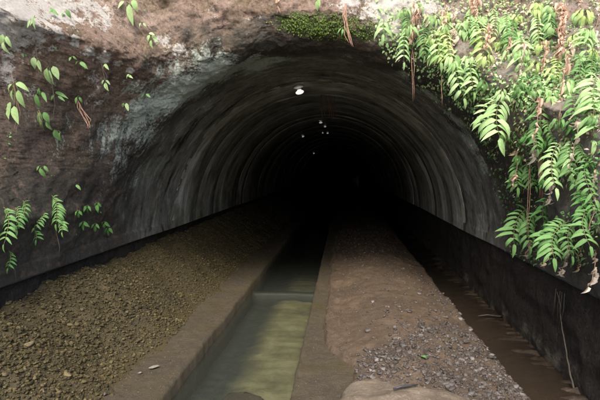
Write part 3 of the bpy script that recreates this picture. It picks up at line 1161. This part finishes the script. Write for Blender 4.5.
fern([(590, 28, 586, 68, 5, 18, .22)], 'bright fern near the upper right picture corner', 'leaf_b', G1)
fern([(544, 92, 540, 128, 5, 14, .15)], 'shaded fern between the large ladder fern and the brown fronds', 'leaf_m', G1)
fern([(408, 28, 404, 62, 5, 11, .14)], 'slender fern hanging right of the small pale fern sprig', 'leaf_b', G1)
fern([(576, 96, 574, 128, 5, 14, .18)], 'mid green fern right of the long brown hanging frond', 'leaf_m', G1)
fern([(548, 196, 544, 222, 4, 13, .14)], 'small dim fern just above the two dark lower ferns', 'leaf_d', G1)

# ---- a crowd of smaller ferns and leafy sprigs, row by row
rows = [('top', 2, 18, 12, 392), ('second', 22, 40, 11, 405), ('third', 48, 68, 10, 425), ('fourth', 78, 100, 7, 470), ('fifth', 112, 140, 6, 500), ('sixth', 155, 185, 5, 515)]
for (rn, y0, y1, n, x0) in rows:
    for k in range(n):
        x = x0 + (598 - x0) * (k + 0.5) / n + random.uniform(-5, 5)
        yy = random.uniform(y0, y1)
        mt = random.choice(['leaf_y', 'leaf_b', 'leaf_b'] if y0 < 60 else (['leaf_b', 'leaf_m'] if y0 < 110 else ['leaf_m', 'leaf_d']))  # upper rows take the daylit colours, lower rows darker ones
        auto_sprig(x, yy, random.randint(10, 18), random.uniform(6.5, 11) * (1 if y0 < 100 else .8),
                   f'leafy green sprig, {ORD[k]} from the left in the {rn} row right of the mouth', mt,
                   group='leafy sprigs right of the tunnel mouth', kind=random.choice(['ovate', 'lance', 'lance']), lean=random.uniform(.08, .25))

for k in range(14):
    x = 402 + (598 - 402) * (k + .5) / 14 + random.uniform(-6, 6)
    yy = random.uniform(0, 0.5 * (x - 395) * 0.55 + 14)
    fern([(x, yy, x + random.uniform(-8, 8), yy + random.uniform(26, 44), random.randint(8, 11), random.uniform(7, 11), random.uniform(.1, .25))],
         f'small hanging fern, {ORD[k]} from the left among the upper leafy sprigs', random.choice(['leaf_b', 'leaf_y', 'leaf_m']), 'small ferns among the sprigs right of the mouth')

for k in range(6):
    x = (525, 590, 545, 578, 524, 585)[k] + random.uniform(-5, 5)
    yy = 66 + 24 * k + random.uniform(-3, 3)
    fern([(x, yy, x + random.uniform(-8, 6), yy + random.uniform(26, 36), random.randint(7, 9), random.uniform(10, 14), random.uniform(.1, .22)),
          (x + 6, yy + 2, x + 14, yy + random.uniform(18, 28), 6, 9, random.uniform(.08, .16))],
         f'two-fronded green fern, {ORD[k]} from the top down the right-hand rock', random.choice(['leaf_b', 'leaf_m', 'leaf_m']) if yy < 150 else random.choice(['leaf_m', 'leaf_d']), 'ferns down the right-hand rock')

# ---- withered fronds and roots on the right
dead_frond(418, 8, 410, 40, 12, 14, 'tan withered frond hanging near the crown, above the slender fern')
dead_frond(425, 14, 432, 48, 9, 13, 'pale tan withered frond beside the hanging crown fern', 'dead_pale')
dead_frond(452, 28, 452, 62, 14, 14, 'pale pinkish withered clump above the drooping arch-edge fern', 'dead_pale')
dead_frond(474, -4, 476, 26, 8, 12, 'brown withered frond at the top picture edge, left of middle sprigs')
dead_frond(552, 6, 557, 60, 52, 13, 'large orange brown withered frond clump hanging at upper right')
dead_frond(556, 48, 558, 100, 10, 14, 'thin brown frond trailing below the large withered clump')
dead_frond(576, -2, 577, 20, 7, 10, 'brown withered frond at the top edge, right of the large clump')
dead_frond(530, 128, 533, 158, 9, 13, 'withered pale brown frond right of the large ladder fern tip', 'dead_pale')
dead_frond(545, 88, 544, 128, 8, 10, 'thin reddish withered frond between two mid-height ferns')
dead_frond(590, 168, 592, 184, 6, 11, 'yellowish withered leaf tuft near the right picture edge', 'dead_pale')
dead_frond(529, 236, 527, 258, 5, 10, 'withered brown tip hanging under the bottom left fern')
dead_frond(548, 244, 543, 268, 5, 10, 'withered brown tip hanging left under the broad dark fern')
dead_frond(566, 242, 562, 272, 6, 11, 'withered tan frond hanging under the middle of the lower ferns', 'dead_pale')
dead_frond(576, 244, 578, 268, 5, 10, 'withered tan frond tip right of the broad dark fern')
dead_frond(589, 246, 587, 288, 6, 12, 'pale dead frond dangling below the ledge at far right', 'dead_pale', so=.2)
hanging_root([(412, 40), (412, 70), (413, 102)], .004, 'thin brown root dangling over the arch near the crown', strands=2)
hanging_root([(440, 66), (442, 84), (442, 106)], .004, 'thin brown root hanging left of the drooping arch-edge fern', strands=2)
hanging_root([(530, 150), (528, 190), (527, 238)], .004, 'long thin root between large fern tip and lower ferns', 'root', strands=2)
hanging_root([(538, 138), (540, 165), (541, 200)], .004, 'bundle of brown rootlets left of the full green fern', 'root', strands=5)
for k, (x, y0, ln, n) in enumerate([(512, 150, 42, 7), (533, 96, 40, 10), (548, 160, 44, 8), (570, 118, 46, 10), (586, 190, 40, 7)]):
    dead_frond(x, y0, x + random.uniform(-2, 2), y0 + ln, n, 11, f'long tan dry frond trailing at mid height on the right, {ORD[k]} from the left', random.choice(['dead', 'dead_pale']), so=.26)
hanging_root([(560, 92), (559, 116), (559, 138)], .004, 'brown root strands above the full green fern', 'root', strands=4)

for k in range(12):
    x = 400 + (596 - 400) * (k + .5) / 12 + random.uniform(-6, 6)
    y0 = random.uniform(0, 0.5 * (x - 395) * 0.6 + 10)
    dead_frond(x, y0, x + random.uniform(-3, 3), y0 + random.uniform(18, 36), random.randint(5, 12), random.uniform(8, 12),
               f'small dry tan frond, {ORD[k]} from the left, woven among the green plants on the right', random.choice(['dead', 'dead_pale']), so=random.uniform(.14, .26))

for k in range(13):
    x = 402 + (598 - 402) * (k + .5) / 13 + random.uniform(-5, 5)
    y0 = random.uniform(-2, 0.55 * (x - 395) * 0.7 + 12)
    ln = random.uniform(22, 55)
    hanging_root([(x, y0), (x + random.uniform(-3, 3), y0 + ln * .5), (x + random.uniform(-4, 4), y0 + ln)], .0035,
                 f'thin brown trailing stem, {ORD[k]} from the left among the right-hand plants', strands=random.randint(1, 3), so=random.uniform(.08, .2))

# ---- hanging things above the crown
dead_frond(277, -3, 278, 9, 6, 8, 'small brown withered tuft at the top edge above the crown', so=.06)
auto_sprig(317, -4, 2, 10, 'single green leaf at the top edge above the crown', 'leaf_b', spread=.15)
hanging_root([(346, -2), (345, 14), (348, 34), (352, 46)], .006, 'brown forked root cluster hanging over the moss above the crown', strands=5, so=.12, spread=4)
auto_sprig(343, 27, 5, 5, 'tiny green seedling beside the forked root cluster', 'leaf_m')

# ---- plants on the left rock
sprig(127, 2, [(124, 1, 118, 6, .6), (129, 4, 131, 23, .5), (133, 0, 136, 8, .6)], 'drooping light green leaves at the top edge, upper left', 'leaf_b')
sprig(34, 20, [(34, 16, 33, 28, .55), (36, 18, 29, 24, .5)], 'lone pale green leaf on the pale rock, upper left', 'leaf_b')
sprig(4, 38, [(3, 34, 0, 46, .6), (6, 36, 9, 46, .6), (3, 42, 4, 54, .6)], 'pale green leaf cluster cut by the left picture edge, high', 'leaf_b')
sprig(36, 58, [(34, 57, 33, 68, .55), (38, 60, 40, 70, .5)], 'pair of narrow green leaves above the left twin-leaf plant', 'leaf_b')
sprig(50, 66, [(47, 68, 44, 82, .6), (53, 66, 58, 78, .6), (49, 70, 50, 84, .5)], 'twin-leaf plant with pale stem on the left rock', 'leaf_b')
sprig(14, 84, [(12, 84, 3, 92, .5), (16, 83, 26, 86, .55), (12, 90, 9, 101, .55), (18, 90, 20, 106, .55), (10, 102, 6, 116, .55), (14, 106, 16, 122, .5)], 'six-leaved bright plant on the left rock near picture edge', 'leaf_b')
sprig(38, 92, [(36, 94, 37, 108, .5), (39, 88, 38, 98, .5), (42, 92, 46, 100, .5)], 'small upright green plant below the left twin-leaf plant', 'leaf_m')
sprig(58, 92, [(55, 92, 66, 96, .4), (58, 96, 64, 100, .4), (54, 95, 50, 99, .5)], 'low spreading green plant left of the rooted tuft', 'leaf_m')
sprig(43, 114, [(40, 112, 38, 124, .5), (44, 112, 48, 122, .55), (42, 120, 40, 130, .5), (46, 122, 50, 130, .5)], 'dim green plant under the low spreading plant, left rock', 'leaf_m')
sprig(56, 131, [(54, 130, 58, 140, .6), (60, 132, 58, 138, .5)], 'single green leaf at mid height on the left rock', 'leaf_m')
sprig(68, 12, [(66, 10, 70, 16, .6), (64, 12, 60, 14, .6)], 'faint green seedling left of the drooping light leaves', 'leaf_m')
sprig(52, 10, [(50, 9, 56, 12, .6), (52, 10, 49, 13, .6)], 'tiny seedling on the pale rock at upper left', 'leaf_m')
sprig(151, 36, [(150, 35, 145, 41, .6), (152, 35, 157, 41, .6), (151, 40, 150, 47, .6), (149, 33, 154, 34, .6)], 'bright rosette seedling beside the pale patch above the arch', 'leaf_b')
sprig(142, 23, [(141, 23, 138, 26, .6), (143, 23, 146, 26, .6)], 'tiny bright seedling above the rosette seedling', 'leaf_b')
sprig(106, 64, [(105, 64, 108, 69, .6), (106, 64, 102, 66, .5)], 'tiny green seedling below the pale diagonal seam', 'leaf_b')
sprig(105, 80, [(104, 80, 100, 84, .6), (106, 80, 110, 84, .6), (105, 83, 106, 89, .6)], 'small three-leaved seedling on the brown left rock', 'leaf_b')
sprig(82, 62, [(80, 62, 86, 66, .5), (78, 61, 75, 64, .5)], 'flat green seedling left of the seam on brown rock', 'leaf_m')
sprig(125, 103, [(124, 103, 121, 108, .6), (126, 103, 128, 110, .6)], 'green seedling at the edge of the lichen streak', 'leaf_b')
sprig(145, 94, [(144, 94, 141, 97, .5), (146, 94, 150, 96, .5)], 'small seedling growing on the pale lichen streak', 'leaf_m')
sprig(72, 57, [(71, 57, 69, 60, .6), (73, 56, 76, 59, .6)], 'tiny seedling just above the flat green seedling', 'leaf_m')
sprig(42, 168, [(40, 168, 44, 178, .6), (44, 166, 48, 171, .5), (39, 166, 36, 170, .5)], 'pale small plant between upper left leaves and lower ferns', 'leaf_m')
sprig(128, 75, [(127, 75, 132, 77, .5), (129, 74, 125, 77, .5)], 'tiny seedling near the right end of the seam', 'leaf_b')
sprig(30, 21, [(30, 20, 27, 27, .4)], 'thin green blade beside the lone pale leaf', 'leaf_b')
sprig(77, 186, [(76, 185, 80, 188, .6)], 'tiny dim seedling above the left wall patch', 'leaf_m')
for k, (x, y) in enumerate([(78, 211), (87, 206), (83, 222), (95, 224), (104, 222), (108, 228), (97, 203)]):
    sprig(x, y, [(x - 1, y, x - 4, y + 4, .6), (x + 1, y, x + 4, y + 4, .6), (x, y + 2, x, y + 8, .6)],
          f'dim green seedling, {ORD[[0, 2, 1, 3, 5, 6, 4][k]]} from the left in the patch on the dark left wall', 'leaf_d', group='seedlings in the dark left wall patch')
fern([(52, 194, 56, 224, 8, 9, .14), (46, 212, 34, 228, 6, 7, .1), (56, 214, 62, 232, 6, 7, .1)], 'upright green fern low on the left wall, with a bare root below', 'leaf_m', 'ferns low on the left wall')
fern([(4, 206, 4, 244, 7, 12, .2), (16, 206, 17, 230, 6, 8, .12)], 'fern cut by the left picture edge, low on the wall', 'leaf_m', 'ferns low on the left wall')
fern([(24, 200, 20, 222, 4, 9, .1)], 'small dim fern between the two left ferns', 'leaf_d', 'ferns low on the left wall')
fern([(10, 250, 8, 268, 4, 8, .1)], 'dim small fern beneath the left edge fern', 'leaf_d', 'ferns low on the left wall')
fern([(34, 228, 36, 240, 3, 8, .08)], 'small fern sprig at the left foot of the upright fern', 'leaf_d', 'ferns low on the left wall')
hanging_root([(78, 98), (80, 110), (86, 122), (90, 128)], .006, 'brown forked rootlets below a tuft on the left rock', strands=4, so=.06, spread=5)
sprig(78, 96, [(77, 97, 75, 103, .6), (79, 97, 82, 102, .6)], 'green tuft topping the brown rootlets on the left rock', 'leaf_m')
hanging_root([(57, 228), (58, 242), (59, 258)], .005, 'pale bare root under the upright left fern', 'root_pale', so=.05)
hanging_root([(39, 108), (40, 118), (41, 128)], .004, 'thin reddish root on the left rock under the small upright plant', strands=2)
hanging_root([(26, 104), (27, 110), (28, 118)], .004, 'thin pale root beside the six-leaved plant', 'root_pale')
hanging_root([(14, 262), (15, 272), (16, 280)], .004, 'short bare root below the left edge ferns', 'root_pale')

for k, pth in enumerate([[(12, 70), (15, 88), (20, 112), (16, 135)], [(48, 60), (51, 80), (55, 104), (52, 126)], [(100, 60), (104, 76), (108, 96)],
                         [(124, -2), (127, 10), (130, 26)], [(36, 40), (37, 60), (40, 80)]]):
    hanging_root(pth, .0026, f'thin creeping stem on the left rock, {ORD[[0, 2, 3, 4, 1][k]]} from the left', random.choice(['root', 'root_pale']), so=0.02, strands=2, spread=3)

# root trailing down the right side wall into the ditch
xw = CX + RAD + WALL - 0.03
pts = []
for px, py in [(557, 292), (560, 305), (562, 325), (565, 345), (568, 362), (571, 377), (575, 392), (579, 406)]:
    d = ray(px, py)
    p = CAM + d * ((xw - CAM.x) / d.x)
    pts.append(p)
b0 = pts[0].copy()
wr = empty('wall_root', b0)
tag(wr, 'pale root trailing down the dark right wall to the ditch', 'root')
fine = []
for a, b in zip(pts, pts[1:]):
    for t in (0, .25, .5, .75):
        fine.append(a.lerp(b, t) - b0 + Vector((0, random.gauss(0, .008), 0)))
fine.append(pts[-1] - b0)
tube_child('strand', fine, [0.004 + 0.007 * (i / len(fine)) for i in range(len(fine))], M['root_pale'], wr, 6)
for q in range(5):
    off = random.uniform(-.16, .05)
    tube_child('rootlet', [Vector((0.01, off, .02)), Vector((-.004, off + random.gauss(0, .02), -.12)), Vector((0, off + random.gauss(0, .03), -.2 - random.random() * .15))], .0025, M['root_pale'], wr)

# ------------------------------------------------------------------ creeping small leaves and moss on the rock (uncountable)
def leaf_cloud(name, region, n, size, mat, label, cat, lift=0.03, keep=None, thin=0.05):
    Vs, Fs, off = [], [], 0
    base = np.array([(0, 0, 0), (.35, -.5, .08), (.35, .5, .08), (1, 0, -.15), (.4, 0, 0)])
    fc = np.array([(0, 1, 4), (0, 4, 2), (1, 3, 4), (4, 3, 2)])
    c = 0
    while c < n:
        px = random.uniform(region[0], region[2]); py = random.uniform(region[1], region[3])
        c += 1
        if keep and not keep(px, py): continue
        loc, nor = hit(px, py)
        if loc is None: continue
        if noise.noise(loc * 3.0) + random.uniform(-.25, .25) < -thin: continue
        s = size * random.uniform(0.5, 1.4)
        d = Vector((random.gauss(0, .7), random.gauss(0, .5), -0.6 + random.gauss(0, .5))) + nor * 0.4
        m3 = np.array(frame(d, nor + Vector((0, 0, .5))))
        V = (base * np.array([s, s * random.uniform(.5, .9), s])) @ m3.T + np.array(tuple(loc + nor * random.uniform(0.0, lift)))
        Vs.append(V); Fs.append(fc + off); off += 5
    me = mesh_np(name, np.concatenate(Vs), np.concatenate(Fs), True)
    me.materials.append(M[mat])
    o = bpy.data.objects.new(name, me)
    COL.objects.link(o)
    return tag(o, label, cat, kind='stuff')


# lower left boundary of the growth: the arch edge
ARCH = [(375, 40), (400, 62), (425, 85), (450, 108), (470, 130), (490, 165), (502, 205), (508, 240), (512, 262)]
def beyond_arch(px, py):
    if py > 268: return False
    if px < 375: return False
    lim = interp(px, ARCH)
    return py < lim + random.gauss(0, 7) + (8 if px > 505 else 0)


leaf_cloud('creeping_leaves', (375, -10, 605, 110), 4200, .035, 'leaf_b', 'mass of small bright leaves covering the rock right of the crown', 'creeper', .06, beyond_arch)
leaf_cloud('creeping_leaves', (440, 60, 605, 265), 5200, .034, 'leaf_m', 'mass of small darker leaves on the rock above the right ledge', 'creeper', .05, beyond_arch)
leaf_cloud('dry_litter', (390, -10, 605, 200), 900, .035, 'dead', 'dry brown leaf litter caught among the right-hand plants', 'leaf litter', .06, beyond_arch)


leaf_cloud('creeping_leaves', (0, 0, 150, 235), 900, .02, 'leaf_m', 'sparse tiny weeds dotted over the rock left of the mouth', 'weeds', .015,
           lambda px, py: noise.noise(Vector((px * .05, py * .05, 3))) > .28)


def moss_keep(px, py):
    return ((px - 330) / 60) ** 2 + ((py - 26 - (px - 330) * 0.08) / 14) ** 2 < random.uniform(.15, 1.15)


leaf_cloud('moss', (265, 5, 390, 50), 5200, .018, 'moss', 'green moss patch on the rock above the tunnel crown', 'moss', .02, moss_keep, .4)

# ------------------------------------------------------------------ fittings on the tunnel crown
def lathe(prof, seg=20):
    V, Fc = [], []
    for i, (r, z) in enumerate(prof):
        for k in range(seg):
            a = 2 * math.pi * k / seg
            V.append((r * math.cos(a), r * math.sin(a), z))
    for i in range(len(prof) - 1):
        for k in range(seg):
            k2 = (k + 1) % seg
            Fc.append((i * seg + k, i * seg + k2, (i + 1) * seg + k2, (i + 1) * seg + k))
    Fc.append(tuple(range(seg)))
    Fc.append(tuple((len(prof) - 1) * seg + k for k in range(seg))[::-1])
    return V, Fc


def crown_point(px, py):
    d = ray(px, py)
    # meet the lining's cylinder
    a = d.x ** 2 + d.z ** 2
    ox, oz = CAM.x - CX, CAM.z - SPR
    b = 2 * (ox * d.x + oz * d.z)
    c = ox * ox + oz * oz - RAD ** 2
    t = (-b + math.sqrt(b * b - 4 * a * c)) / (2 * a)
    p = CAM + d * t
    n = Vector((p.x - CX, 0, p.z - SPR)).normalized()
    return p, n


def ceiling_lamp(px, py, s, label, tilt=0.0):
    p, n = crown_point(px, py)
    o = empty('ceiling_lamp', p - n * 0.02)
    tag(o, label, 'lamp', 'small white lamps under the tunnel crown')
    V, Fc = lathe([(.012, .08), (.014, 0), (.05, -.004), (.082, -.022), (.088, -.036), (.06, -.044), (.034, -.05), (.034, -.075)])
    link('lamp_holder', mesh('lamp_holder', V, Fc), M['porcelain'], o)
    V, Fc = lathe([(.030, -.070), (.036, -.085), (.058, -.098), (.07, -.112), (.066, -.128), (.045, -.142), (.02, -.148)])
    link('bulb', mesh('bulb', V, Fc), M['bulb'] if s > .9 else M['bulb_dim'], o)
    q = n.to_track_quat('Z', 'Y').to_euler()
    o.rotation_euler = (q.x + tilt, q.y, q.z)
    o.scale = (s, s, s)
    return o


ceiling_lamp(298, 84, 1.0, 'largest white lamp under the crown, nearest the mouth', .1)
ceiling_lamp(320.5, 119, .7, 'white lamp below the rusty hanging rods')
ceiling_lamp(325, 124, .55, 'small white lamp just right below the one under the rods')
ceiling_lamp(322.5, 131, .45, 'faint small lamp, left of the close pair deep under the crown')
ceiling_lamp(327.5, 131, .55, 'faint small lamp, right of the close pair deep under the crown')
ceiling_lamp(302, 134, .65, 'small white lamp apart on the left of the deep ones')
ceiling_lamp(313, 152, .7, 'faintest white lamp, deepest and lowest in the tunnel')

# rusty rods hanging from the crown
p, n = crown_point(327, 94)
rods = empty('hanging_rods', p)
tag(rods, 'cluster of thin rusty rods hanging from the tunnel crown', 'rods')
for k, (dx, ln) in enumerate([(-.10, .46), (-.06, .40), (-.02, .30), (.02, .34), (.05, .42), (.09, .48), (.12, .44)]):
    pts = [Vector((dx, 0.02 * k, 0.06)), Vector((dx + random.gauss(0, .008), 0.02 * k, -ln * .5)), Vector((dx + random.gauss(0, .012), 0.02 * k, -ln))]
    tube_child('rod', pts, .006, M['rust'], rods, 6)

# ------------------------------------------------------------------ things on the floor
# muddy sack
def sack():
    nx, ny = 46, 40
    V = []
    W, D = 0.98, 0.80
    for layer in (0, 1):
        for i in range(nx):
            for j in range(ny):
                u, v = i / (nx - 1) * 2 - 1, j / (ny - 1) * 2 - 1
                # rounded square outline
                k = (abs(u) ** 4 + abs(v) ** 4) ** 0.25
                m = max(abs(u), abs(v), 1e-6)
                uu, vv = u * (m / max(k, 1e-6)) ** 0.6, v * (m / max(k, 1e-6)) ** 0.6
                e = max(0, 1 - m ** 3.0) ** 0.5
                x, yv = uu * W / 2, vv * D / 2
                x += 0.03 * fbm((u, v, 4), 3, 1.1)
                yv += 0.03 * fbm((u, v, 7), 3, 1.1)
                f = 0.008 * math.sin(5 * u + 3 * v + 4 * fbm((u, v, 1), 2, .9)) * e + 0.008 * fbm((u, v, 9), 4, 2.2) * e
                z = (0.10 * e + 1.25 * f + 0.02 * abs(math.sin(5 * v - 3 * u + 2 * fbm((u, v, 2), 2, .8))) ** 6 * e) if layer == 0 else -0.05 * e
                V.append((x, yv, z))
    g = grid_faces(nx, ny)
    n = nx * ny
    Fc = g + [tuple(a + n for a in q[::-1]) for q in g]
    bm = bmesh.new()
    vs_ = [bm.verts.new(v) for v in V]
    for q in Fc: bm.faces.new([vs_[a] for a in q])
    bmesh.ops.remove_doubles(bm, verts=bm.verts, dist=0.0005)
    me = bpy.data.meshes.new('sack')
    bm.to_mesh(me)
    bm.free()
    me.polygons.foreach_set('use_smooth', [True] * len(me.polygons))
    o = link('sack', me, M['sack'])
    return o


sk = sack()
c = point_at(396, 400, 3.42)
sk.location = (c.x + .075, 3.22, 0.12)
sk.rotation_euler = (R_(-2), R_(2), R_(-10))
tag(sk, 'muddy brown cloth sack lying flat at the bottom of the picture', 'sack')

p = Vector((c.x, 3.25, 0))
V, Fc = tube([Vector((-.09, -.03, 0)), Vector((-.03, -.005, .006)), Vector((.03, .02, .004)), Vector((.09, .05, 0))], [.006, .010, .009, .004], 6)
st = link('stick', mesh('stick', V, Fc), M['slate'])
st.location = (c.x + .06, 3.36, .25)
tag(st, 'short dark stick lying on the muddy sack', 'stick')

# stick across the ditch
a1, a2 = point_at(478, 316, 5.4), point_at(512, 315, 5.5)
V, Fc = tube([Vector((0, 0, 0)), Vector((.12, .02, .012)), Vector((.26, .01, .0)), Vector((.40, .03, .01))], [.006, .009, .008, .004], 6)
d = ray(478, 316)
pa = CAM + d * ((-0.075 - CAM.z) / d.z)
st = link('stick', mesh('stick', V, Fc), M['root_pale'])
st.location = pa
tag(st, 'pale stick lying across the ditch water near the right wall', 'stick')

# little sill across the channel
d = ray(285, 288)
pa = CAM + d * ((-0.10 - CAM.z) / d.z)
V = []
for i in range(13):
    x = XL - 0.01 + (XR - XL + 0.02) * i / 12
    h = 0.012 * fbm((x, 0, 3), 3, 4)
    yo = 0.03 * fbm((x, 3, 1), 2, 2)
    for (yy, z) in ((-.07, -.25), (-.06, -.03), (-.03, 0.0), (.04, .0), (.07, -.03), (.08, -.25)):
        V.append((x, pa.y + yy + yo, -0.17 + z + h))
o = link('channel_sill', mesh('channel_sill', V, grid_faces(13, 6)), M['slate'])
tag(o, 'low dark sill crossing the water channel', 'sill')

# small plant on the right gravel
loc, nor = hit(424, 359, T_R)
if loc is not None:
    root = empty('seedling', loc)
    tag(root, 'tiny green seedling growing in the grey gravel', 'plant')
    for k in range(5):
        a = k * 1.26
        put_leaf(leaf_set('leaf_m')['ovate'][k % 3], 'leaf', root, Vector((0, 0, .01)), Vector((math.cos(a), math.sin(a), .8)), Vector((0, 0, 1)), .045, .022)
